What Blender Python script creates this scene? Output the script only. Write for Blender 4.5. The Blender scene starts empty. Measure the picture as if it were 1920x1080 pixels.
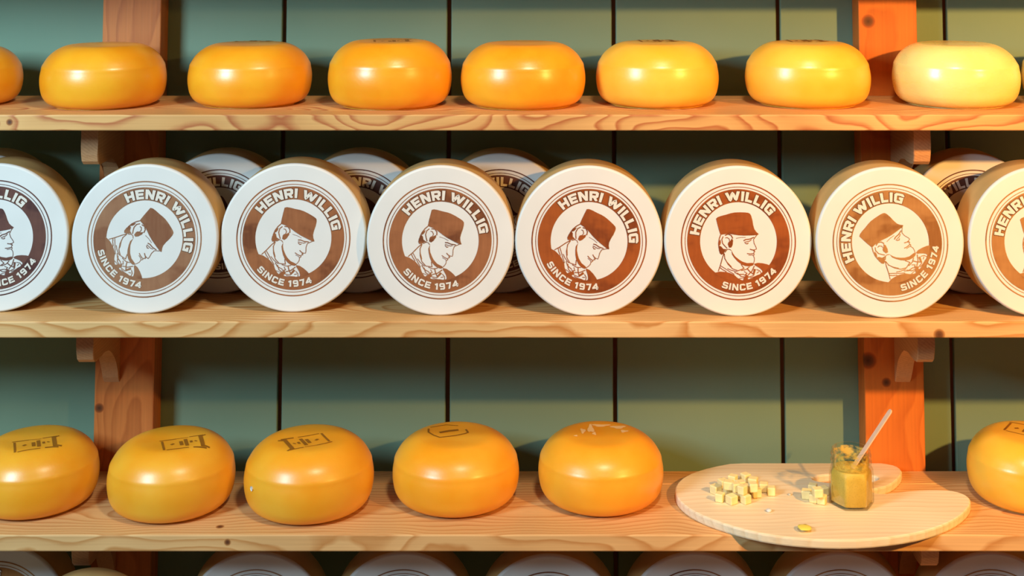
import bpy, bmesh, math, random
from math import sin, cos, pi, radians, sqrt, tan, atan2
from mathutils import Vector, Matrix, noise as mnoise

# ------------------------------------------------------------------ camera
scene = bpy.context.scene
EYE = 1.60                      # eye height above the floor; shelf heights are given relative to it
TILT = radians(4.1)
FPX, DIST, PPX, PPY = 2560.0, 2.6, 1000.0, -128.0 - 2560.0 * tan(radians(4.1))
cam_d = bpy.data.cameras.new('camera'); cam = bpy.data.objects.new('camera', cam_d)
scene.collection.objects.link(cam); scene.camera = cam
cam.location = (0, -DIST, EYE); cam.rotation_euler = (radians(90) + TILT, 0, 0)
cam_d.sensor_width = 36.0; cam_d.lens = FPX / 1920 * 36
cam_d.shift_x = (960 - PPX) / 1920; cam_d.shift_y = -(540 - PPY) / 1920
cam_d.clip_start = 0.05; cam_d.clip_end = 50
cam_d.dof.use_dof = True; cam_d.dof.focus_distance = 2.68; cam_d.dof.aperture_fstop = 2.2

def at(px, py, Y):
    """world x and z of the spot seen at photo pixel px, py on the vertical plane y = Y"""
    a = (px - PPX) / FPX; b = -(py - PPY) / FPX
    dy = cos(TILT) - b * sin(TILT); dz = sin(TILT) + b * cos(TILT); t = (Y + DIST) / dy
    return a * t, EYE + dz * t

def on(px, py, z):
    """world x and y of the spot seen at photo pixel px, py on the level z"""
    a = (px - PPX) / FPX; b = -(py - PPY) / FPX
    dy = cos(TILT) - b * sin(TILT); dz = sin(TILT) + b * cos(TILT); t = (z - EYE) / dz
    return a * t, dy * t - DIST

# ------------------------------------------------------------------ world, lights, exposure
w = bpy.data.worlds.new('world'); scene.world = w; w.use_nodes = True
w.node_tree.nodes['Background'].inputs[0].default_value = (0.55, 0.72, 1.0, 1)
w.node_tree.nodes['Background'].inputs[1].default_value = 0.035

def lamp(name, kind, loc, target, energy, color, **kw):
    d = bpy.data.lights.new(name, kind); o = bpy.data.objects.new(name, d); scene.collection.objects.link(o)
    o.location = loc; d.energy = energy; d.color = color
    for k, v in kw.items(): setattr(d, k, v)
    o.rotation_euler = (Vector(target) - Vector(loc)).to_track_quat('-Z', 'Y').to_euler()
    return o
lamp('warm_shop_spot', 'SPOT', (2.0, -2.05, EYE + 0.60), (1.35, 0.1, EYE - 0.42), 345, (1.0, 0.50, 0.12),
     spot_size=radians(74), spot_blend=1.0, shadow_soft_size=0.045)
lamp('shop_window', 'AREA', (-2.15, -2.0, EYE + 0.58), (-0.7, 0.1, EYE - 0.6), 66, (0.58, 0.85, 1.0),
     shape='RECTANGLE', size=0.7, size_y=0.8)
lamp('ceiling_lamp', 'AREA', (0.35, -1.45, EYE + 1.30), (0.2, 0.0, EYE - 0.6), 25, (1.0, 0.84, 0.62),
     shape='DISK', size=0.3)
scene.view_settings.view_transform = 'Standard'; scene.view_settings.look = 'None'
scene.view_settings.exposure = 0.50; scene.view_settings.gamma = 1.0; scene.view_settings.use_curve_mapping = False
random.seed(4)

# ------------------------------------------------------------------ helpers
def new_mat(name):
    m = bpy.data.materials.new(name); m.use_nodes = True
    nt = m.node_tree; return m, nt, nt.nodes['Principled BSDF']

def N(nt, t, **kw):
    n = nt.nodes.new(t)
    for k, v in kw.items(): setattr(n, k, v)
    return n

def ramp(nt, src, stops):
    r = N(nt, 'ShaderNodeValToRGB'); e = r.color_ramp.elements
    while len(e) < len(stops): e.new(0.5)
    for i, (p, c) in enumerate(stops): e[i].position = p; e[i].color = (*c, 1)
    nt.links.new(src, r.inputs[0]); return r.outputs[0]

def bump(nt, b, src, strength, dist=0.002):
    n = N(nt, 'ShaderNodeBump'); n.inputs['Strength'].default_value = strength; n.inputs['Distance'].default_value = dist
    nt.links.new(src, n.inputs['Height']); nt.links.new(n.outputs[0], b.inputs['Normal'])

def noise_tex(nt, vec, scale, detail=3, rough=0.5):
    n = N(nt, 'ShaderNodeTexNoise'); n.inputs['Scale'].default_value = scale
    n.inputs['Detail'].default_value = detail; n.inputs['Roughness'].default_value = rough
    if vec is not None: nt.links.new(vec, n.inputs['Vector'])
    return n

def mapping(nt, vec, scale=(1, 1, 1), loc=(0, 0, 0)):
    m = N(nt, 'ShaderNodeMapping'); m.inputs['Scale'].default_value = scale; m.inputs['Location'].default_value = loc
    nt.links.new(vec, m.inputs['Vector']); return m.outputs[0]

def mix(nt, fac, a, b, mode='MIX'):
    n = N(nt, 'ShaderNodeMix', data_type='RGBA', blend_type=mode)
    for s, v in ((n.inputs[0], fac), (n.inputs[6], a), (n.inputs[7], b)):
        if isinstance(v, (int, float)): s.default_value = v
        elif isinstance(v, tuple): s.default_value = (*v, 1)
        else: nt.links.new(v, s)
    return n.outputs[2]

def math_n(nt, op, a, b=0.0):
    n = N(nt, 'ShaderNodeMath', operation=op)
    for s, v in ((n.inputs[0], a), (n.inputs[1], b)):
        if isinstance(v, (int, float)): s.default_value = v
        else: nt.links.new(v, s)
    return n.outputs[0]

def wood(name, axis, light, dark, ring=33.0, off=(0, 0, 0), knots=(), rough=0.5, centre=(0.0, 0.10, -0.03), contrast=1.0, wobble=0.045):
    """pine: growth rings round a wandering pith along 'axis', fine fibres, knots at local spots (x, y, z, r)"""
    m, nt, b = new_mat(name)
    tc = N(nt, 'ShaderNodeTexCoord').outputs['Object']
    ai = 'XYZ'.index(axis)
    sl = [6.0] * 3; sl[ai] = 3.0
    nz = noise_tex(nt, mapping(nt, tc, tuple(sl), off), 1.0, 1.5)
    sub = N(nt, 'ShaderNodeVectorMath', operation='SUBTRACT'); nt.links.new(nz.outputs['Color'], sub.inputs[0]); sub.inputs[1].default_value = (.5, .5, .5)
    sc = N(nt, 'ShaderNodeVectorMath', operation='SCALE'); nt.links.new(sub.outputs[0], sc.inputs[0]); sc.inputs['Scale'].default_value = wobble * 2
    ad = N(nt, 'ShaderNodeVectorMath', operation='ADD'); nt.links.new(mapping(nt, tc, (1, 1, 1), tuple(-c for c in centre)), ad.inputs[0]); nt.links.new(sc.outputs[0], ad.inputs[1])
    wv = N(nt, 'ShaderNodeTexWave', wave_type='RINGS', rings_direction=axis, wave_profile='SAW')
    wv.inputs['Scale'].default_value = ring; wv.inputs['Distortion'].default_value = 0.6; wv.inputs['Detail'].default_value = 1
    nt.links.new(ad.outputs[0], wv.inputs['Vector'])
    fs = [260.0] * 3; fs[ai] = 5.0
    fib = noise_tex(nt, mapping(nt, tc, tuple(fs)), 1.0, 3)
    mid = tuple((l * 0.75 + d * 0.25) for l, d in zip(light, dark))
    k = contrast
    dk = tuple(max(.012, l * (1 - k) + d * k) for l, d in zip(light, dark))
    base = ramp(nt, wv.outputs['Fac'], [(0.0, light), (0.55, mid), (0.88, dk), (1.0, light)])
    base = mix(nt, 0.25, base, ramp(nt, fib.outputs['Fac'], [(0.3, tuple(c * .72 for c in light)), (0.7, tuple(min(1, c * 1.15) for c in light))]))
    big = noise_tex(nt, mapping(nt, tc, (2, 2, 2), off), 1.3, 2)
    base = mix(nt, 1.0, base, ramp(nt, big.outputs['Fac'], [(0.35, (.86, .84, .80)), (0.65, (1, 1, 1))]), 'MULTIPLY')
    for (kx, ky, kz, kr) in knots:
        v = N(nt, 'ShaderNodeVectorMath', operation='DISTANCE'); nt.links.new(tc, v.inputs[0]); v.inputs[1].default_value = (kx, ky, kz)
        q = math_n(nt, 'DIVIDE', v.outputs['Value'], kr)
        kc = ramp(nt, q, [(0.0, (0.07, 0.022, 0.008)), (0.45, (0.15, 0.045, 0.014)), (0.75, tuple(c * .8 for c in dark)), (1.0, light)])
        kf = ramp(nt, q, [(0.0, (1, 1, 1)), (0.7, (.9, .9, .9)), (1.0, (0, 0, 0))])
        base = mix(nt, kf, base, kc)
    nt.links.new(base, b.inputs['Base Color']); b.inputs['Roughness'].default_value = rough
    b.inputs['Specular IOR Level'].default_value = 0.35
    bump(nt, b, fib.outputs['Fac'], 0.25, 0.001)
    return m

def cheese_mat(name, col, deep, rough=0.26):
    m, nt, b = new_mat(name)
    tc = N(nt, 'ShaderNodeTexCoord').outputs['Object']
    oi = N(nt, 'ShaderNodeObjectInfo')
    cmb = N(nt, 'ShaderNodeVectorMath', operation='ADD'); nt.links.new(tc, cmb.inputs[0]); nt.links.new(oi.outputs['Location'], cmb.inputs[1])
    v = cmb.outputs[0]
    n1 = noise_tex(nt, v, 9, 3); n2 = noise_tex(nt, v, 170, 2)
    base = ramp(nt, n1.outputs['Fac'], [(0.35, deep), (0.62, col)])
    nt.links.new(base, b.inputs['Base Color'])
    rr = N(nt, 'ShaderNodeMapRange'); rr.inputs[3].default_value = rough; rr.inputs[4].default_value = rough + .16
    n3 = noise_tex(nt, mapping(nt, v, (14, 14, 60)), 1, 3); nt.links.new(n3.outputs['Fac'], rr.inputs[0]); nt.links.new(rr.outputs[0], b.inputs['Roughness'])
    b.inputs['Subsurface Weight'].default_value = 0.25; b.inputs['Subsurface Radius'].default_value = (0.9, 0.35, 0.08)
    b.inputs['Subsurface Scale'].default_value = 0.02
    b.inputs['Coat Weight'].default_value = 0.4; b.inputs['Coat Roughness'].default_value = 0.30
    hm = mix(nt, 0.5, n2.outputs['Fac'], n3.outputs['Fac'])
    bump(nt, b, hm, 0.22, 0.0012)
    return m

def plain(name, col, rough=0.6, var=0.06, scale=40, spec=0.4, bmp=0.0):
    m, nt, b = new_mat(name)
    tc = N(nt, 'ShaderNodeTexCoord').outputs['Object']
    n = noise_tex(nt, tc, scale, 3)
    nt.links.new(ramp(nt, n.outputs['Fac'], [(0.3, tuple(c * (1 - var) for c in col)), (0.7, tuple(min(1, c * (1 + var)) for c in col))]), b.inputs['Base Color'])
    b.inputs['Roughness'].default_value = rough; b.inputs['Specular IOR Level'].default_value = spec
    if bmp: bump(nt, b, n.outputs['Fac'], bmp)
    return m

def obj(name, bm, m, parent=None, loc=(0, 0, 0), rot=(0, 0, 0), smooth=False):
    me = bpy.data.meshes.new(name)
    bmesh.ops.recalc_face_normals(bm, faces=bm.faces[:]) if smooth != 'keep' else None
    bm.to_mesh(me); bm.free()
    if smooth is True:
        for p in me.polygons: p.use_smooth = True
    if m: me.materials.append(m)
    o = bpy.data.objects.new(name, me); scene.collection.objects.link(o)
    o.location = loc; o.rotation_euler = rot
    if parent: o.parent = parent
    return o

def tag(o, label, cat, group=None, kind=None):
    if label: o['label'] = label
    if cat: o['category'] = cat
    if group: o['group'] = group
    if kind: o['kind'] = kind
    return o

def empty(name, loc, rot=(0, 0, 0)):
    o = bpy.data.objects.new(name, None); scene.collection.objects.link(o); o.empty_display_size = 0.05
    o.location = loc; o.rotation_euler = rot; return o

def add_box(bm, a, b, bevel=0.0, seg=2):
    vs = [bm.verts.new((x, y, z)) for x in (a[0], b[0]) for y in (a[1], b[1]) for z in (a[2], b[2])]
    fs = [bm.faces.new([vs[i] for i in q]) for q in ((0, 1, 3, 2), (4, 6, 7, 5), (0, 4, 5, 1), (2, 3, 7, 6), (0, 2, 6, 4), (1, 5, 7, 3))]
    if bevel:
        es = list({e for f in fs for e in f.edges})
        bmesh.ops.bevel(bm, geom=es, offset=bevel, segments=seg, affect='EDGES', profile=0.5)

def lathe(prof, seg=96, axis='Z', close=True):
    """prof: (r, h) list from one pole to the other, turned round the axis"""
    bm = bmesh.new(); rings = []
    for (r, h) in prof:
        if r < 1e-6:
            rings.append([bm.verts.new((0, 0, h) if axis == 'Z' else (0, h, 0))])
        else:
            rings.append([bm.verts.new((r * cos(2 * pi * k / seg), r * sin(2 * pi * k / seg), h) if axis == 'Z'
                                       else (r * cos(2 * pi * k / seg), h, r * sin(2 * pi * k / seg))) for k in range(seg)])
    for A, B in zip(rings, rings[1:]):
        for k in range(seg):
            k2 = (k + 1) % seg
            if len(A) == 1 and len(B) > 1: bm.faces.new((A[0], B[k], B[k2]))
            elif len(B) == 1 and len(A) > 1: bm.faces.new((A[k], A[k2], B[0]))
            elif len(A) > 1: bm.faces.new((A[k], A[k2], B[k2], B[k]))
    return bm

# ------------------------------------------------------------------ flat lettering and line work (2-D, then laid on a surface)
def strip(pts, wd, closed=False):
    """mitred ribbon along pts -> list of quads in 2-D"""
    n = len(pts); L = []; R = []
    for i, p in enumerate(pts):
        a = pts[i - 1] if (i or closed) else None; c = pts[(i + 1) % n] if (i < n - 1 or closed) else None
        def u(p, q):
            d = (q[0] - p[0], q[1] - p[1]); l = math.hypot(*d) or 1; return (d[0] / l, d[1] / l)
        d1 = u(a, p) if a else None; d2 = u(p, c) if c else None
        if d1 is None: d1 = d2
        if d2 is None: d2 = d1
        t = (d1[0] + d2[0], d1[1] + d2[1]); l = math.hypot(*t)
        if l < 0.3: t, l = d2, 1
        nx, ny = -t[1] / l, t[0] / l
        k = max(0.45, nx * -d2[1] + ny * d2[0]); h = (wd[i] if isinstance(wd, (list, tuple)) else wd) / 2 / k
        L.append((p[0] + nx * h, p[1] + ny * h)); R.append((p[0] - nx * h, p[1] - ny * h))
    rng = range(n) if closed else range(n - 1)
    return [[R[i], R[(i + 1) % n], L[(i + 1) % n], L[i]] for i in rng]

def dens(pts, step):
    out = [pts[0]]
    for a, b in zip(pts, pts[1:]):
        k = max(1, int(math.hypot(b[0] - a[0], b[1] - a[1]) / step))
        for i in range(1, k + 1): out.append((a[0] + (b[0] - a[0]) * i / k, a[1] + (b[1] - a[1]) * i / k))
    return out

# heavy square capitals in a box of height 1; (width, strokes)
G = {
 'H': (.86, [[(.13, 0), (.13, 1)], [(.73, 0), (.73, 1)], [(.13, .5), (.73, .5)]]),
 'E': (.78, [[(.78, .12), (.13, .12), (.13, .88), (.78, .88)], [(.13, .5), (.72, .5)]]),
 'N': (.88, [[(.13, 0), (.13, 1)], [(.75, 0), (.75, 1)], [(.16, .95), (.72, .05)]]),
 'R': (.84, [[(.13, 0), (.13, .88), (.62, .88), (.71, .80), (.71, .52), (.62, .44), (.13, .44)], [(.42, .44), (.74, 0)]]),
 'I': (.26, [[(.13, 0), (.13, 1)]]),
 'W': (1.30, [[(.12, 1), (.36, .04), (.65, .90), (.94, .04), (1.18, 1)]]),
 'L': (.72, [[(.13, 1), (.13, .12), (.72, .12)]]),
 'G': (.86, [[(.76, .72), (.76, .80), (.68, .88), (.21, .88), (.13, .80), (.13, .20), (.21, .12), (.73, .12), (.73, .50), (.46, .50)]]),
 'S': (.80, [[(.70, .74), (.70, .82), (.62, .88), (.20, .88), (.13, .82), (.13, .58), (.20, .50), (.62, .50), (.69, .44), (.69, .18), (.62, .12), (.18, .12), (.11, .18), (.11, .26)]]),
 'C': (.80, [[(.70, .70), (.70, .80), (.62, .88), (.21, .88), (.13, .80), (.13, .20), (.21, .12), (.62, .12), (.70, .20), (.70, .30)]]),
 '1': (.50, [[(.34, 0), (.34, .97)], [(.34, .88), (.04, .70)]]),
 '9': (.78, [[(.67, .50), (.19, .50), (.12, .57), (.12, .81), (.19, .88), (.60, .88), (.67, .81), (.67, .20), (.60, .12), (.14, .12)]]),
 '7': (.72, [[(.02, .88), (.64, .88), (.36, 0)]]),
 '4': (.82, [[(.60, 0), (.60, .96)], [(.60, .90), (.10, .34), (.10, .30), (.80, .30)]]),
}

def arc_text(text, mid, span, r0, h, wdt, top=True):
    """quads of the text bent round the circle; mid and span in degrees; r0 = radius of the letters' middle"""
    gap = .15; sp = .40
    tot = sum((sp if c == ' ' else G[c][0] + gap) for c in text) - gap
    x = 0; out = []; sx = radians(span) * r0 / tot     # size of one unit along the arc
    for c in text:
        if c == ' ': x += sp; continue
        wd, strokes = G[c]
        for s in strokes:
            for q in strip(dens(s, .16), wdt):
                qq = []
                for (u, v) in q:
                    s_ = (x + u - tot / 2) * sx / r0
                    vv = min(1.0, max(0.0, v))
                    if top: a = radians(mid) - s_; r = r0 + (vv - .5) * h
                    else: a = radians(mid) + s_; r = r0 - (vv - .5) * h
                    qq.append((r * cos(a), r * sin(a)))
                out.append(qq)
        x += wd + gap
    return out

# portrait traced in emblem units: centre (446,470), wheel radius 756, turned back by 15 degrees
def T(p):
    x, y = (p[0] - 446) / 756, -(p[1] - 470) / 756
    a = radians(-15); return (x * cos(a) - y * sin(a), x * sin(a) + y * cos(a))
def TT(l): return [T(p) for p in l]
CAP = TT([(218,242),(236,226),(270,214),(320,202),(370,187),(410,180),(460,178),(520,180),(550,184),(566,192),(578,212),(590,255),(598,305),(610,348),(628,374),(654,397),(640,407),(585,410),(500,412),(440,408),(390,400),(340,394),(300,398),(262,404),(248,360),(232,300)])
COAT_TOP = [(186,784),(215,780),(250,772),(320,776),(360,788),(400,806),(430,834),(470,856),(520,868),(570,866),(620,850),(662,824),(692,795),(686,765),(664,742),(636,724),(612,712),(604,696),(640,686),(690,690),(735,700),(770,714)]
_c = TT(COAT_TOP)
def _ang(p): return atan2(p[1], p[0])
a0, a1 = _ang(_c[-1]), _ang(_c[0])          # right end, left end of the coat line
if a1 > a0: a1 -= 2 * pi
COAT = _c + [(0.533 * cos(a0 + (a1 - a0) * i / 24), 0.533 * sin(a0 + (a1 - a0) * i / 24)) for i in range(0, 25)]
BLOBS = [TT(l) for l in (
 [(246,512),(268,520),(290,545),(322,548),(306,566),(296,588),(272,604),(254,590),(244,556)],
 [(336,496),(360,470),(380,440),(391,462),(386,505),(372,532),(348,532)],
 [(374,560),(388,590),(412,622),(450,652),(482,672),(530,688),(586,686),(604,694),(590,712),(556,722),(512,716),(470,698),(432,668),(400,632),(378,600)],
 [(250,470),(262,450),(266,480),(258,505),(246,512)],
 [(488,858),(520,800),(545,815),(530,866)],
 [(600,745),(622,750),(606,800),(588,806)],
)]
LINES = [(TT(l), w_) for l, w_ in (
 ([(264,404),(250,440),(242,490),(246,540)], 9), ([(290,420),(276,450),(284,490),(306,516),(330,540)], 9),
 ([(308,410),(340,396),(372,410),(388,440)], 10), ([(312,436),(330,430),(352,446),(356,470),(340,490)], 7),
 ([(296,590),(278,640),(258,710),(236,770)], 8), ([(300,590),(304,640),(338,700),(384,745),(440,764)], 8),
 ([(330,548),(306,580)], 8), ([(300,640),(330,680),(372,724)], 5), ([(440,764),(500,740),(470,700)], 8),
 ([(372,560),(350,548),(326,552)], 6),
 ([(498,464),(520,452),(560,448),(606,430)], 10), ([(506,480),(530,474),(560,468),(580,452)], 7), ([(512,488),(536,496),(548,484)], 8), ([(420,440),(470,430),(520,430)], 4),
 ([(636,406),(616,430),(600,452),(606,490),(626,530),(630,548),(606,556),(596,568)], 6), ([(562,548),(584,556),(612,558)], 9), ([(604,560),(612,572),(600,584)], 8),
 ([(532,592),(560,596),(600,594)], 8), ([(548,608),(586,608),(600,618)], 5), ([(600,586),(606,600),(598,616),(608,640),(606,668),(598,690)], 6),
 ([(250,728),(280,752),(320,772)], 8), ([(258,712),(300,738),(350,770),(400,800)], 7), ([(330,742),(372,760),(432,772)], 7), ([(400,776),(440,800),(500,800)], 8),
 ([(432,786),(470,822),(540,830),(600,812)], 8), ([(470,762),(520,752),(556,726)], 8), ([(500,770),(530,790),(500,812)], 7), ([(530,740),(556,770),(604,806)], 10),
 ([(606,716),(580,770),(540,806)], 9), ([(560,836),(600,828),(650,806)], 7), ([(628,752),(660,764),(676,790)], 7), ([(630,790),(652,772)], 7), ([(450,842),(500,836),(560,858)], 6),
)]

EMB = {}
def flat_mesh(name, quads, lift):
    bm = bmesh.new()
    for k, q in enumerate(quads):               # a hair of spacing keeps overlapping strokes from sharing one plane
        lf = lift + (k % 13) * 1.2e-5
        try: bm.faces.new([bm.verts.new((p[0], -lf, p[1])) for p in q])
        except ValueError: pass
    for f in bm.faces:
        f.normal_update()
        if f.normal.y > 0: f.normal_flip()
    me = bpy.data.meshes.new(name); bm.to_mesh(me); bm.free(); return me
def poly_tri(loops_list):
    """fill 2-D outlines (concave allowed) -> triangles"""
    from mathutils.geometry import tessellate_polygon
    out = []
    for lp in loops_list:
        vv = [Vector((p[0], p[1], 0)) for p in lp]
        for t in tessellate_polygon([vv]): out.append([lp[i] for i in t])
    return out
def ring_quads(r0, r1, n=128):
    return [[(r * cos(2 * pi * k / n), r * sin(2 * pi * k / n)) for r, k in ((r0, i), (r1, i), (r1, i + 1), (r0, i + 1))] for i in range(n)]
RD = 0.140
def sc(q, s=RD): return [[(p[0] * s, p[1] * s) for p in f] for f in q]
TOPTX = arc_text('HENRI WILLIG', 90, 132, .603, .130, .265)
TOPSH = arc_text('HENRI WILLIG', 90, 132, .603, .142, .37)
BOTTX = arc_text('SINCE 1974', 270.5, 74, .607, .088, .235, top=False)
EMB['band'] = flat_mesh('emblem_band', sc(ring_quads(.52, .695)), .0003)
EMB['line'] = flat_mesh('emblem_outline', sc(ring_quads(.763, .780) + ring_quads(.718, .727)), .0003)
EMB['man'] = flat_mesh('portrait', sc(poly_tri([CAP, COAT] + BLOBS) + [q for l, w_ in LINES for q in strip(dens(l, .05), w_ / 756)]), .0005)
EMB['shade'] = flat_mesh('lettering_outline', sc(TOPSH), .0009)
EMB['name'] = flat_mesh('lettering', sc(TOPTX), .0014)
EMB['since'] = flat_mesh('lettering', sc(BOTTX), .0014)

# ------------------------------------------------------------------ materials
M_shelf = [
 wood('pine_shelf_top', 'X', (.74, .41, .15), (.50, .17, .04), off=(0.3, 1, 2), knots=[(-.985, 0, -.014, .008)], contrast=1.45, wobble=.07),
 wood('pine_shelf_middle', 'X', (.77, .47, .20), (.55, .23, .06), off=(5, 2, 1), knots=[(.755, 0.002, -.024, .014)], contrast=1.25, wobble=.06),
 wood('pine_shelf_bottom', 'X', (.77, .46, .20), (.55, .24, .07), off=(9, 4, 3), knots=[(-.563, 0, -.013, .008), (-.585, .035, 0.0, .010)], contrast=1.15, wobble=.05),
 wood('pine_shelf_hidden', 'X', (.74, .46, .22), (.52, .23, .07), off=(2, 7, 3)),
]
XPL = (at(178, 750, .3)[0] + at(287, 750, .3)[0]) / 2; XPR = (at(1620, 750, .3)[0] + at(1735, 750, .3)[0]) / 2
def post_knots(xc, l): return [(at(px, py, .3)[0] - xc, -.029, at(px, py, .3)[1], r_) for px, py, r_ in l]
M_post_l = wood('pine_post_left', 'Z', (.72, .23, .055), (.42, .10, .02), off=(1, 2, 3), ring=26, centre=(.03, .06, 0), contrast=.7, knots=post_knots(XPL, [(186, 765, .012)]))
M_post_r = wood('pine_post_right', 'Z', (.74, .21, .03), (.50, .10, .012), off=(4, 1, 3), ring=24, centre=(-.02, .07, 0), contrast=.6, knots=post_knots(XPR, [(1628, 676, .021), (1662, 717, .012), (1628, 40, .018)]))
M_corbel = wood('pine_corbel', 'Y', (.72, .40, .20), (.52, .22, .09), off=(3, 5, 1), ring=60, centre=(.05, 0, .05), contrast=.6)
M_board = wood('pale_board_wood', 'X', (.92, .78, .56), (.80, .58, .34), off=(2, 5, 8), ring=22, contrast=.7, rough=.45, centre=(0, .4, -.1))
M_orange = cheese_mat('orange_wax_rind', (.96, .43, .018), (.93, .33, .008))
M_gold = cheese_mat('golden_wax_rind', (.97, .54, .06), (.94, .46, .03))
M_pale = cheese_mat('pale_yellow_wax_rind', (.88, .72, .26), (.84, .64, .18), rough=.2)
M_low = cheese_mat('amber_wax_rind', (.97, .45, .030), (.94, .36, .012), rough=.3)
M_side = plain('cream_wax_side', (.62, .38, .14), .5, .10, 14)
M_white = plain('white_printed_face', (.72, .70, .67), .55, .03, 12, spec=.3)
M_cream = plain('cream_lettering', (.74, .68, .60), .6, .02)
M_dark = plain('dark_brown_print', (.13, .045, .02), .6, .1)
def brown(name, a, b_):
    m, nt, b = new_mat(name)
    tc = N(nt, 'ShaderNodeTexCoord').outputs['Object']; oi = N(nt, 'ShaderNodeObjectInfo')
    ad = N(nt, 'ShaderNodeVectorMath', operation='ADD'); nt.links.new(tc, ad.inputs[0]); nt.links.new(oi.outputs['Random'], ad.inputs[1])
    n1 = noise_tex(nt, mapping(nt, ad.outputs[0], (9, 9, 16)), 1, 3, .6); n2 = noise_tex(nt, mapping(nt, ad.outputs[0], (160, 160, 24)), 1, 2)
    c = ramp(nt, n1.outputs['Fac'], [(0.40, b_), (0.47, tuple(x * .7 + y * .3 for x, y in zip(a, b_))), (0.62, a)])
    c = mix(nt, .22, c, ramp(nt, n2.outputs['Fac'], [(.3, b_), (.7, a)]))
    nt.links.new(c, b.inputs['Base Color']); b.inputs['Roughness'].default_value = .6; b.inputs['Specular IOR Level'].default_value = .25
    return m
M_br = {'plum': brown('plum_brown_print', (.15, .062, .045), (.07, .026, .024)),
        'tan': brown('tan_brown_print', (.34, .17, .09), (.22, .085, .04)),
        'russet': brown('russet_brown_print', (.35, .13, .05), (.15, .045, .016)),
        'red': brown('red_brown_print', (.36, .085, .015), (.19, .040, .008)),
        'washed_gold': brown('light_washed_brown_print', (.44, .21, .07), (.25, .095, .025))}  # lighter golden variant of the brown print, the light's wash put into its colour
M_stamp = plain('brown_stamp_ink', (.30, .12, .01), .5, .1)
M_wall, nt, b = new_mat('teal_painted_planks')
tc = N(nt, 'ShaderNodeTexCoord').outputs['Object']
n1 = noise_tex(nt, tc, 3.0, 3); n2 = noise_tex(nt, mapping(nt, tc, (90, 90, 9)), 1, 3)
nt.links.new(ramp(nt, n1.outputs['Fac'], [(.3, (.175, .278, .195)), (.7, (.200, .305, .215))]), b.inputs['Base Color'])
b.inputs['Roughness'].default_value = .62; b.inputs['Specular IOR Level'].default_value = .3; bump(nt, b, n2.outputs['Fac'], .12)
M_gap = plain('bare_brown_groove', (.20, .065, .025), .8)

# ------------------------------------------------------------------ wall of planks
YW = 0.36
SHELF_Z = [EYE - .3433, EYE - .7239, EYE - 1.1079]; TH = .030
ZA = EYE - .055                # underside of the shelf above the frame
ZB = EYE - 1.1962 - 2 * .1395     # top of the lowest shelf
gx = [-1.955, -1.60, -1.245, -.892, -.536, -.181, .173, .527, .886, 1.24, 1.595, 1.95]
bm = bmesh.new()
for a, c in zip(gx, gx[1:]):
    add_box(bm, (a + .0045, YW, 0), (c - .0045, YW + .014, 2.9), bevel=.0025, seg=2)
wall = obj('wall_back', bm, M_wall); wall['kind'] = 'structure'
bm = bmesh.new(); add_box(bm, (gx[0], YW + .0142, 0), (gx[-1], YW + .06, 2.9))
g = obj('groove_backing', bm, M_gap, wall)
fl = bmesh.new(); add_box(fl, (-2.0, -1.0, -.05), (2.0, YW + .06, 0))
flo = obj('floor', fl, wood('floor_boards', 'X', (.20, .12, .07), (.12, .06, .03))); flo['kind'] = 'structure'

# ------------------------------------------------------------------ posts with ogee brackets
PY0, PY1 = .300, .358
CORB = [(.12, 0), (.12, -.048), (.1215, -.064), (.126, -.077), (.135, -.084), (.150, -.086), (.172, -.0845), (.190, -.0825), (.205, -.083), (.222, -.088), (.242, -.0975), (.258, -.110), (.272, -.127), (.283, -.146), (.291, -.163), (.300, -.175), (.300, 0)]
def post(name, xc, m, cx0, label, tops, side):
    t = tag(empty(name, (xc, (PY0 + PY1) / 2, 0)), label, 'post', 'upright shelf posts')
    bm = bmesh.new(); add_box(bm, (-.0615, -.029, 0), (.0615, .029, 2.75), bevel=.002)
    obj('upright', bm, m, t)
    for zt in tops:
        bm = bmesh.new(); lo = [bm.verts.new((0, y, z)) for y, z in CORB]; hi = [bm.verts.new((.0335, y, z)) for y, z in CORB]
        bm.faces.new(lo); bm.faces.new(hi[::-1])
        for i in range(len(lo)):
            j = (i + 1) % len(lo); bm.faces.new((lo[i], hi[i], hi[j], lo[j]))
        bmesh.ops.bevel(bm, geom=[e for e in bm.edges if abs(e.verts[0].co.x - e.verts[1].co.x) < 1e-6], offset=.0015, segments=1, affect='EDGES')
        obj('bracket', bm, M_corbel, t, loc=(cx0 - xc, -(PY0 + PY1) / 2 - .0002, zt))
    return t
und = [z - TH for z in SHELF_Z]
xl = (at(178, 750, PY0)[0] + at(287, 750, PY0)[0]) / 2; xr = (at(1620, 750, PY0)[0] + at(1735, 750, PY0)[0]) / 2
tops = [z - .0005 for z in und]
post('shelf_post', xl, M_post_l, at(142.5, 660, .12)[0], 'reddish pine upright with scrolled brackets near the left end of the shelves', tops, -1)
post('shelf_post', xr, M_post_r, at(1721, 660, .12)[0], 'orange pine upright with dark knots and scrolled brackets, behind the round board', tops, 1)

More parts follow.
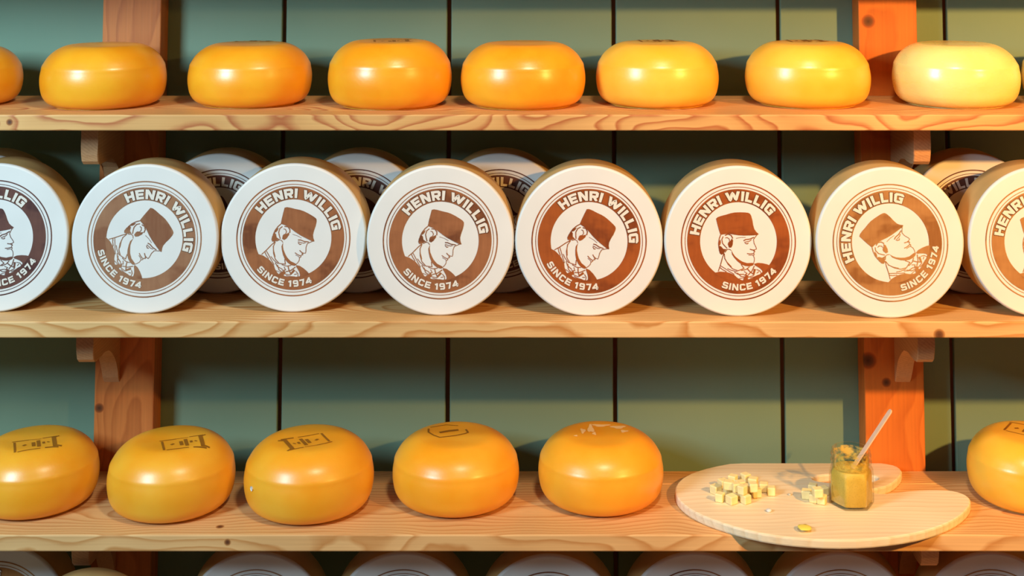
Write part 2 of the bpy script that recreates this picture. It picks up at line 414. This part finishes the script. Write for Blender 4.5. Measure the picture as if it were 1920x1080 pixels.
# ------------------------------------------------------------------ shelves
def shelf(z, m, label, depth=.285, x0=-1.62, x1=1.62):
    bm = bmesh.new(); add_box(bm, (x0, 0, -TH), (x1, depth - .052, 0), bevel=.0028, seg=3)
    s = obj('shelf_board', bm, m, loc=(0, 0, z)); tag(s, label, 'shelf', 'pine shelf boards')
    bm = bmesh.new(); add_box(bm, (x0, depth - .0505, -TH), (x1, depth + .0145, 0.0), bevel=.002, seg=2)
    obj('rear_board', bm, m, s)
    return s
shelf(SHELF_Z[0], M_shelf[0], 'pine shelf board with swirling grain under the flat orange wheels')
shelf(SHELF_Z[1], M_shelf[1], 'pine shelf board under the standing printed wheels')
shelf(SHELF_Z[2], M_shelf[2], 'pine shelf board under the round serving board and stamped wheels')
shelf(ZA + TH, M_shelf[3], 'pine shelf board just above the top edge of the photo')
shelf(ZB, M_shelf[3], 'pine shelf board just below the bottom edge of the photo')

# ------------------------------------------------------------------ waxed wheels lying flat
PROF = [(0, .965), (.30, .975), (.52, .978), (.64, .955), (.76, .895), (.87, .80), (.945, .685), (.985, .56), (1, .43), (.99, .30), (.955, .17), (.88, .07), (.76, .012), (.68, 0), (0, 0)]
def spline(P, n=5):
    o = []
    for i in range(len(P) - 1):
        a, b_, c, d = P[max(0, i - 1)], P[i], P[i + 1], P[min(len(P) - 1, i + 2)]
        for k in range(n):
            u = k / n
            o.append(tuple(.5 * (2 * b_[j] + (c[j] - a[j]) * u + (2 * a[j] - 5 * b_[j] + 4 * c[j] - d[j]) * u * u + (3 * b_[j] - a[j] - 3 * c[j] + d[j]) * u ** 3) for j in (0, 1)))
    return o + [P[-1]]
CURVE = spline(PROF)
def prof(R, H): return [(max(0, r) * R, z * H / .98) for r, z in CURVE]
def top_z(r, R, H):
    t = r / R
    for (r0, z0), (r1, z1) in zip(CURVE, CURVE[1:]):
        if r0 <= t <= r1 and r1 > r0: return (z0 + (z1 - z0) * (t - r0) / (r1 - r0)) * H / .98
    return H * .5
def wheel(X, Y, R, H, z, m, label, group, stamp=None, srot=0, spot=None, ssc=1.0):
    if spot: q_ = on(spot[0], spot[1], z + H); soff = ((q_[0] - X) / R, (q_[1] - Y) / R)
    bm = lathe(prof(R, H))
    sd = random.random() * 50
    for v in bm.verts:                      # hand-made unevenness and the faint ridge left by the mould
        n = mnoise.noise(Vector((v.co.x * 7 + sd, v.co.y * 7, v.co.z * 9)))
        rr = math.hypot(v.co.x, v.co.y)
        if rr > 1e-4:
            k = 1 + n * .012 + .008 * math.exp(-((v.co.z - H * .66) / (H * .04)) ** 2) * (rr / R > .8)
            v.co.x *= k; v.co.y *= k
    o = obj('round_cheese', bm, m, loc=(X, Y, z), smooth=True)
    tag(o, label, 'cheese', group)
    if stamp:
        bm = bmesh.new(); a = radians(srot)
        for pts, wd in stamp:
            for q in strip(dens([(p[0] * ssc, p[1] * ssc) for p in pts], .05), wd):
                vs = []
                for (u, v) in q:
                    x = (u * cos(a) - v * sin(a) + soff[0]) * R; y = (u * sin(a) + v * cos(a) + soff[1]) * R
                    rr = math.hypot(x, y); n = mnoise.noise(Vector((x * 7 + sd, y * 7, top_z(rr, R, H) * 9)))
                    vs.append(bm.verts.new((x, y, top_z(rr, R, H) + .0006)))
                bm.faces.new(vs)
        for f in bm.faces:
            f.normal_update()
            if f.normal.z < 0: f.normal_flip()
        obj('stamp', bm, M_stamp, o, smooth='keep')
    return o
# the bracketed plaque stamped on the wheels
ST = [([(-.36, -.26), (-.36, .20)], .035), ([(-.40, .24), (-.10, .27)], .022), ([(-.10, .27), (.12, .25)], .012), ([(.14, .27), (.40, .27)], .022),
      ([(.34, .25), (.34, -.24)], .065), ([(.40, -.27), (.16, -.27)], .035), ([(.08, -.27), (-.32, -.27)], .02), ([(.34, -.20), (.46, -.24)], .04), ([(.34, .22), (.44, .27)], .03),
      ([(-.03, -.12), (-.03, .10)], .055), ([(.06, -.18), (.06, .18)], .055), ([(.15, -.04), (.15, .06)], .04), ([(-.22, -.03), (-.16, .02)], .045), ([(.22, .0), (.245, .02)], .05)]
ST_FLIP = [([(-x, -y) for x, y in p], w_) for p, w_ in ST]
ST_OLD = [([(-.34, .20), (-.36, .02), (-.28, -.14), (-.18, -.26), (.0, -.22), (.30, -.14), (.36, -.10), (.34, .06)], .03),
          ([(-.16, -.02), (.02, .04), (.20, .06)], .06), ([(-.30, .26), (0, .34), (.22, .26)], .02)]
zt = SHELF_Z[0]; GT = 'flat waxed wheels on the top shelf'
TOPR = [(-1.1513, 0.175, 0.1173, 0.1123, M_orange, 'deep orange flat wheel cut by the left edge of the photo, top shelf', None),
 (-0.8569, 0.1515, 0.1217, 0.1195, M_orange, 'orange flat wheel in front of the left post, top shelf', None),
 (-0.5700, 0.1762, 0.1229, 0.1196, M_orange, 'orange flat wheel on the top shelf just right of the left post', ST),
 (-0.2863, 0.1526, 0.1232, 0.1269, M_orange, 'tallest orange flat wheel on the top shelf, with two separate bright highlights', ST),
 (-0.0202, 0.1536, 0.1245, 0.1225, M_orange, 'golden orange flat wheel at the middle of the top shelf, fifth from the left', None),
 (0.2487, 0.1700, 0.1226, 0.1223, M_gold, 'golden flat wheel on the top shelf, second to the left of the right post', ST),
 (0.5509, 0.1710, 0.1240, 0.1222, M_gold, 'soft golden flat wheel on the top shelf touching the left side of the right post', ST),
 (0.8477, 0.1700, 0.1240, 0.1206, M_pale, 'palest yellow flat wheel with one sharp highlight, right of the right post', None),
 (1.1045, 0.1716, 0.1167, 0.1203, M_pale, 'sliver of a yellow flat wheel at the right edge of the photo, top shelf', None)]
for X, Y, R, H, m, lab, st in TOPR:
    wheel(X, Y, R, H, zt - .0003, m, lab, GT, st, 8, st and (PPX + (X * FPX / (Y + DIST)), 72 + 4), .75)
zb = SHELF_Z[2]; GB = 'stamped waxed wheels on the bottom shelf'
BOTR = [(-0.9733, 0.1514, 0.1199, 0.1209, 'stamped amber wheel cut by the left edge of the photo, bottom shelf', ST, 22, (66, 832)),
 (-0.7030, 0.1385, 0.1212, 0.1242, 'stamped amber wheel standing before the left post, bottom shelf', ST, 20, (343, 830)),
 (-0.4351, 0.1341, 0.1246, 0.1271, 'stamped amber wheel with a small white dot on its left side, bottom shelf', ST_FLIP, 27, (575, 827)),
 (-0.1527, 0.1666, 0.1244, 0.1209, 'amber wheel with an old faint rounded stamp, fourth on the bottom shelf', ST_OLD, 10, (840, 809)),
 (0.1328, 0.1700, 0.1234, 0.1213, 'amber wheel with chalky marks instead of a stamp, beside the round board', None, 0, None),
 (0.9749, 0.1683, 0.1173, 0.1240, 'yellow wheel to the right of the round board, cut by the photo edge', ST, -35, (1925, 806))]
for i, (X, Y, R, H, lab, st, sr, so) in enumerate(BOTR):
    o = wheel(X, Y, R, H, zb - .0003, M_low if i < 5 else M_gold, lab, GB, [(p, w_) for p, w_ in st] if st else None, sr, so, .86)
    if i == 2:
        bm = lathe([(0, 0), (.0035, .0002), (.0045, -.002)], 16, 'Y')
        obj('white_dot', bm, M_white, o, loc=(-.0945, -.0800, .062), rot=(0, 0, radians(-50)), smooth=True)['label'] = 'small white dot'
    if i == 4:                              # chalky patches on the top
        bm = bmesh.new()
        for (u, v, ru, rv) in ((-.15, .22, .05, .16), (-.28, .12, .04, .10), (.02, .36, .14, .05), (.30, .28, .12, .06), (.38, .10, .06, .05), (-.40, -.10, .03, .03), (-.10, .02, .03, .06)):
            vs = []
            for k in range(14):
                a = 2 * pi * k / 14; j = 1 + .3 * sin(3 * a + u * 20)
                x = (u + ru * j * cos(a)) * R; y = (v + rv * j * sin(a)) * R
                vs.append(bm.verts.new((x, y, top_z(math.hypot(x, y), R, H) + .0005)))
            bm.faces.new(vs)
        M_chalk = plain('chalky_wax', (.93, .60, .24), .6, .03); obj('chalky_marks', bm, M_chalk, o)['label'] = 'pale chalky marks'

# ------------------------------------------------------------------ printed wheels standing on edge
DD = .100
def drum_prof(R):
    e = .004
    return [(0, 0), (R - e, 0), (R - e * .4, .0009), (R, .0045), (R, .0075)], [(R - .0004, .0074), (R + .0002, .02), (R + .0006, DD / 2), (R, DD - .016), (R - .004, DD - .005), (R - .012, DD), (0, DD)]
DR = {}
for nm, pr in zip(('face', 'body'), drum_prof(RD)):
    bm = lathe(pr, 128, 'Y'); bmesh.ops.recalc_face_normals(bm, faces=bm.faces[:])
    me = bpy.data.meshes.new('wheel_' + nm); bm.to_mesh(me); bm.free()
    for p in me.polygons: p.use_smooth = (nm == 'body') or p.center.y > 1e-5 or False
    DR[nm] = me
def child(name, me, m, parent, spin=0):
    me2 = me.copy(); me2.transform(Matrix.Rotation(-radians(spin), 4, 'Y')); me2.materials.clear(); me2.materials.append(m)
    o = bpy.data.objects.new(name, me2); scene.collection.objects.link(o); o.parent = parent; return o
def drum(X, Y, z, yaw, spin, tone, label, group, R=RD):
    t = tag(empty('upright_round_cheese', (X, Y, z + R), (0, 0, radians(yaw))), label, 'cheese', group)
    t.scale = (R / RD, 1, R / RD)
    child('cheese_body', DR['body'], M_side, t)
    f = child('printed_face', DR['face'], M_white, t)
    br = M_br[tone]
    child('emblem_band', EMB['band'], br, f, spin); child('emblem_outline', EMB['line'], br, f, spin); child('portrait', EMB['man'], br, f, spin)
    child('lettering_outline', EMB['shade'], M_dark, f, spin); child('lettering', EMB['name'], M_cream, f, spin); child('lettering', EMB['since'], M_cream, f, spin)
    return t
zm = SHELF_Z[1]; GM = 'printed wheels in the front row of the middle shelf'
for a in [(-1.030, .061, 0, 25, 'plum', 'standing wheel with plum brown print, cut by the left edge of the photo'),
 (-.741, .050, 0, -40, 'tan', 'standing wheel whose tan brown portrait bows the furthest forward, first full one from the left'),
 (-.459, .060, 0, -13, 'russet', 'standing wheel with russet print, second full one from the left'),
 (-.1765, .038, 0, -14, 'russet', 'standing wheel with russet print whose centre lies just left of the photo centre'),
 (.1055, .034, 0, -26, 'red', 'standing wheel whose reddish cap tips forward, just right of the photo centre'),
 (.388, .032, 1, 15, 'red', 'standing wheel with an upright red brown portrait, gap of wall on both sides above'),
 (.6725, .020, .6, 48.6, 'washed_gold', 'standing wheel with golden brown portrait leaning back and looking up'),
 (.961, .025, 1.5, 15, 'washed_gold', 'standing wheel with golden print, cut by the right edge of the photo')]:
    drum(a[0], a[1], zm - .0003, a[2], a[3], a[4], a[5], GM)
GK = 'printed wheels in the rear row of the middle shelf'
for a in [(-1.105, .190, 0, 10, 'plum', 'rear standing wheel at the far left, only its top edge showing'),
 (-.633, .195, 0, 33, 'plum', 'rear standing wheel peeping between the bowed portrait and its right neighbour'),
 (-.3555, .197, 0, -33, 'plum', 'rear standing wheel peeping between the two front wheels with russet print'),
 (-.067, .197, 0, 24, 'plum', 'rear standing wheel peeping out just left of the wheel whose reddish cap tips forward'),
 (.886, .190, 0, 48, 'plum', 'rear standing wheel with orange shaded side, between the two rightmost printed wheels')]:
    drum(a[0], a[1], zm - .0003, a[2], a[3], a[4], a[5], GK, R=.1385)
GL = 'standing wheels under the bottom shelf'
for a in [(-1.050, .165, 3, 60, 'washed_gold', 'lowest row standing wheel at the left edge with brown print showing'),
 (-.838, .028, 0, 10, 'tan', 'lowest row standing wheel pulled forward, beneath the left bracket'),
 (-.537, .13, 3, 100, 'tan', 'lowest row standing wheel under the stamped wheel with a white dot'),
 (-.252, .13, 2, 200, 'tan', 'lowest row standing wheel under the gap left of the faintly stamped wheel'),
 (.030, .12, 0, 150, 'russet', 'lowest row standing wheel just right of the photo centre'),
 (.312, .13, 0, 90, 'russet', 'lowest row standing wheel under the left part of the round board'),
 (.594, .13, -1, 170, 'washed_gold', 'lowest row standing wheel under the jar'),
 (.884, .13, -2, 120, 'washed_gold', 'lowest row standing wheel at the right, beyond the right bracket')]:
    drum(a[0], a[1], ZB - .0003, a[2], a[3], a[4], a[5], GL, R=.132 if a[1] < .03 else .1395).scale.y = .88 if a[1] < .03 else 1

# ------------------------------------------------------------------ round serving board
BT = .0165; zbt = zb + BT
OUT = [(1693,886),(1686,876),(1672,871),(1645,867),(1600,863),(1530,861),(1460,861),(1405,864),(1355,871),(1312,881),(1283,893),(1268,907),(1265,921),(1271,936),(1287,951),(1312,965),(1345,978),(1390,992),(1440,1003),(1500,1010),(1560,1013),(1620,1012),(1680,1006),(1730,997),(1770,984),(1800,968),(1817,951),(1821,939),(1815,930),(1800,923),(1780,919),(1750,918),(1715,919),(1680,923),(1655,926),(1638,924),(1634,919),(1645,915),(1662,912),(1680,902)]
HOLE = [(1585 + 62 * cos(2 * pi * k / 28), 897 + 9 * sin(2 * pi * k / 28)) for k in range(28)]
def smooth_loop(l, it=2):
    for _ in range(it):
        o_ = []
        for i, p in enumerate(l):
            q = l[(i + 1) % len(l)]; o_ += [(p[0] * .75 + q[0] * .25, p[1] * .75 + q[1] * .25), (p[0] * .25 + q[0] * .75, p[1] * .25 + q[1] * .75)]
        l = o_
    return l
bx, by = on(1540, 940, zbt)
def loc2(l): return [(x - bx, y - by) for x, y in (on(p[0], p[1], zbt) for p in l)]
outl = loc2(smooth_loop(OUT, 1)); hole = loc2(HOLE)
outl = [(x, min(y, YW - .062 - by)) for x, y in outl]
bm = bmesh.new()
def inset(l, d):
    n = len(l); r = []
    for i in range(n):
        a, c = l[i - 1], l[(i + 1) % n]; t = (c[0] - a[0], c[1] - a[1]); k = math.hypot(*t) or 1
        r.append((l[i][0] - t[1] / k * d, l[i][1] + t[0] / k * d))
    return r
ar = sum(p[0] * q[1] - q[0] * p[1] for p, q in zip(outl, outl[1:] + outl[:1]))
sg = 1 if ar > 0 else -1
def rim(l, d0):
    levels = [(.0028, 0), (.0008, .0011), (0, .0035), (0, BT - .0035), (.0008, BT - .0011), (.0028, BT)]
    return [[bm.verts.new((x, y, z)) for x, y in inset(l, d0 * s)] for s, z in levels]
ro = rim(outl, sg)
hh = sum(p[0] * q[1] - q[0] * p[1] for p, q in zip(hole, hole[1:] + hole[:1]))
rh = rim(hole, -1 if hh > 0 else 1)
for R_ in (ro, rh):
    n = len(R_[0])
    for A, B in zip(R_, R_[1:]):
        for i in range(n): bm.faces.new((A[i], A[(i + 1) % n], B[(i + 1) % n], B[i]))
bm.edges.ensure_lookup_table()
for lv in (0, -1):
    es = []
    for R_ in (ro, rh):
        L = R_[lv]
        for i in range(len(L)): es.append(bm.edges.get((L[i], L[(i + 1) % len(L)])))
    bmesh.ops.triangle_fill(bm, edges=es, use_beauty=True)
board = obj('serving_board', bm, M_board, loc=(bx, by, zb + .0002))
tag(board, 'large pale wooden palette-shaped serving board with thumb hole, overhanging the bottom shelf', 'board')

# ------------------------------------------------------------------ cheese cubes, crumbs
M_cube = plain('pale_cheese', (.90, .76, .38), .5, .08, 60, bmp=.2)
bm = bmesh.new(); add_box(bm, (-.0085, -.0085, 0), (.0085, .0085, .0160), bevel=.0020)
for v in bm.verts: v.co += Vector((mnoise.noise(v.co * 120), mnoise.noise(v.co * 110 + Vector((3, 1, 2))), 0)) * .0008
cube0 = obj('cheese_cube', bm, M_cube)
spots = [(1342,925,0),(1356,914,0),(1350,940,0),(1366,928,0),(1372,944,0),(1384,934,0),(1388,917,0),(1374,906,0),(1402,925,0),(1398,943,0),(1412,911,0),(1418,931,0),(1398,903,0),(1432,921,0),(1446,928,0),(1366,917,1),(1392,926,1),(1380,921,1),(1412,921,1)]
spots2 = [(1512,934,0),(1526,941,0),(1541,944,0),(1524,923,0),(1545,928,0),(1533,931,1)]
first = True; used = []
for k, (px, py, lv) in enumerate(spots + spots2):
    z = zbt + .0004 + lv * .0163; x, y = on(px, py, z)
    o = cube0 if first else cube0.copy()
    if not first: scene.collection.objects.link(o)
    first = False
    o.location = (x, y, z); o.rotation_euler = (0, 0, random.uniform(-.8, .8)); s = random.uniform(.86, 1.05); o.scale = (s, s, 1)
    if k < len(spots): tag(o, 'small pale yellow cheese cube in the loose pile at the left of the round board', 'cheese cube', 'cheese cubes piled at the left of the board')
    else: tag(o, 'small pale yellow cheese cube in the little heap beside the mustard jar', 'cheese cube', 'cheese cubes beside the jar')
def crumb(px, py, r, m, lab, fl=.6):
    bm = bmesh.new(); bmesh.ops.create_icosphere(bm, subdivisions=2, radius=r)
    for v in bm.verts:
        v.co *= 1 + .35 * mnoise.noise(v.co * 300 + Vector((px, 0, 0))); v.co.z = max(-r * .5, v.co.z * fl)
    x, y = on(px, py, zbt + r * .5); tag(obj('cheese_crumb', bm, m, loc=(x, y, zbt + r * .5), smooth=True), lab, 'crumb')
crumb(1442, 957, .0055, M_white, 'bright white crumb lying alone in front of the cube pile')
crumb(1509, 989, .013, plain('yellow_shaving', (.90, .74, .12), .5), 'thin yellow cheese shaving near the front rim of the board', .12)
crumb(1481, 927, .0035, plain('grey_crumb', (.55, .50, .38), .6), 'tiny greyish crumb between the cube pile and the jar')

# ------------------------------------------------------------------ mustard jar
jx, jy = on(1597, 944, zbt)
jar = tag(empty('glass_jar', (jx, jy, zbt + .0003), (0, 0, radians(31))), 'open six-sided glass jar of grainy mustard on the round board', 'jar')
def hexr(a, rnd):
    """radius of a rounded hexagon of circumradius 1 with a corner toward the viewer"""
    a = (a + pi / 2) % (pi / 3) - pi / 6
    h = cos(pi / 6) / cos(a); return h * (1 - rnd) + rnd * .93
def jar_shell(levels, seg=72):
    bm = bmesh.new(); rings = []
    for (r, z, rnd) in levels:
        rings.append([bm.verts.new((r * hexr(2 * pi * k / seg, rnd) * cos(2 * pi * k / seg), r * hexr(2 * pi * k / seg, rnd) * sin(2 * pi * k / seg), z)) for k in range(seg)])
    for A, B in zip(rings, rings[1:]):
        for k in range(seg): bm.faces.new((A[k], A[(k + 1) % seg], B[(k + 1) % seg], B[k]))
    bm.faces.new(rings[0][::-1]); bm.faces.new(rings[-1])
    return bm
JR = .0435
outer = [(JR * .93, 0, .25), (JR * .985, .002, .12), (JR, .006, .10), (JR, .058, .10), (JR * .995, .063, .25), (JR * .97, .068, .6), (JR * .94, .072, 1), (JR * .925, .076, 1), (JR * .96, .079, 1), (JR * .96, .082, 1), (JR * .915, .084, 1), (JR * .915, .088, 1), (JR * .95, .090, 1), (JR * .95, .093, 1), (JR * .90, .096, 1), (JR * .90, .1005, 1), (JR * .875, .102, 1)]
inner = [(JR * .84, .102, 1), (JR * .83, .099, 1), (JR * .84, .074, 1), (JR * .88, .066, .6), (JR * .925, .060, .2), (JR * .925, .006, .12), (JR * .85, .004, .3)]
m, nt, b = new_mat('clear_glass'); nt.nodes.remove(b)
tr = N(nt, 'ShaderNodeBsdfTransparent'); tr.inputs[0].default_value = (.98, .98, .92, 1)
gl = N(nt, 'ShaderNodeBsdfGlossy'); gl.inputs['Roughness'].default_value = .03
fr = N(nt, 'ShaderNodeLayerWeight'); fr.inputs['Blend'].default_value = .15
fm = math_n(nt, 'MULTIPLY', fr.outputs['Fresnel'], .4)
mx = N(nt, 'ShaderNodeMixShader'); nt.links.new(fm, mx.inputs[0]); nt.links.new(tr.outputs[0], mx.inputs[1]); nt.links.new(gl.outputs[0], mx.inputs[2])
nt.links.new(mx.outputs[0], nt.nodes['Material Output'].inputs['Surface'])
M_glass = m
obj('glass', jar_shell(outer + inner), M_glass, jar, smooth=True)
M_must, nt, b = new_mat('grainy_mustard')
tc = N(nt, 'ShaderNodeTexCoord').outputs['Object']
vo = N(nt, 'ShaderNodeTexVoronoi'); vo.inputs['Scale'].default_value = 380; nt.links.new(tc, vo.inputs['Vector'])
n1 = noise_tex(nt, tc, 60, 3)
c = ramp(nt, n1.outputs['Fac'], [(.35, (.72, .48, .06)), (.65, (.86, .62, .14))])
c = mix(nt, ramp(nt, vo.outputs['Distance'], [(.12, (1, 1, 1)), (.30, (0, 0, 0))]), c, (.24, .15, .03))
c = mix(nt, .35, (.60, .42, .09), c)
nt.links.new(c, b.inputs['Base Color']); b.inputs['Roughness'].default_value = .5
cont = [(JR * .84, .0045, .3), (JR * .917, .007, .12), (JR * .917, .056, .2), (JR * .87, .064, .6), (JR * .80, .067, 1)]
obj('mustard', jar_shell(cont), M_must, jar, smooth=True)
M_smear, nt, b = new_mat('mustard_smear')
tc = N(nt, 'ShaderNodeTexCoord').outputs['Object']; n1 = noise_tex(nt, mapping(nt, tc, (50, 50, 90)), 1, 3)
b.inputs['Base Color'].default_value = (.72, .50, .10, 1); b.inputs['Roughness'].default_value = .4
nt.links.new(ramp(nt, n1.outputs['Fac'], [(.42, (0, 0, 0)), (.60, (.85, .85, .85))]), b.inputs['Alpha'])
bm = bmesh.new(); rings = []
for (r, z) in ((.83 * JR, .069), (.825 * JR, .074), (.815 * JR, .086), (.815 * JR, .097)):
    rings.append([bm.verts.new((r * .93 * cos(2 * pi * k / 48), r * .93 * sin(2 * pi * k / 48), z)) for k in range(48)])
for A, B in zip(rings, rings[1:]):
    for k in range(48): bm.faces.new((A[k], A[(k + 1) % 48], B[(k + 1) % 48], B[k]))
obj('mustard_smear', bm, M_smear, jar, smooth=True)['label'] = 'mustard smeared on the inside of the neck'
# wooden stick standing in the jar
M_stick = plain('pale_birch', (.84, .55, .38), .55, .04, 90)
top = at(1671, 768, jy + .012); bot = at(1589, 892, jy - .004)
p0 = Vector((bot[0], jy - .004, bot[1])); p1 = Vector((top[0], jy + .012, top[1])); L = (p1 - p0).length
bm = bmesh.new(); hw, ht = .0062, .0011; outl2 = [(-hw, 0), (-hw, L - hw)] + [(-hw * cos(pi * k / 8), L - hw + hw * sin(pi * k / 8)) for k in range(1, 8)] + [(hw, L - hw), (hw, 0)]
A = [bm.verts.new((x, -ht, z)) for x, z in outl2]; B = [bm.verts.new((x, ht, z)) for x, z in outl2]
bm.faces.new(A); bm.faces.new(B[::-1])
for i in range(len(A)): bm.faces.new((A[i], B[i], B[(i + 1) % len(A)], A[(i + 1) % len(A)]))
st = obj('wooden_stick', bm, M_stick, loc=p0)
st.rotation_euler = (p1 - p0).to_track_quat('Z', 'Y').to_euler()
st.rotation_mode = 'QUATERNION'; q = (p1 - p0).to_track_quat('Z', 'Y'); st.rotation_quaternion = q
tag(st, 'flat pale wooden stick leaning out of the mustard jar', 'stick')
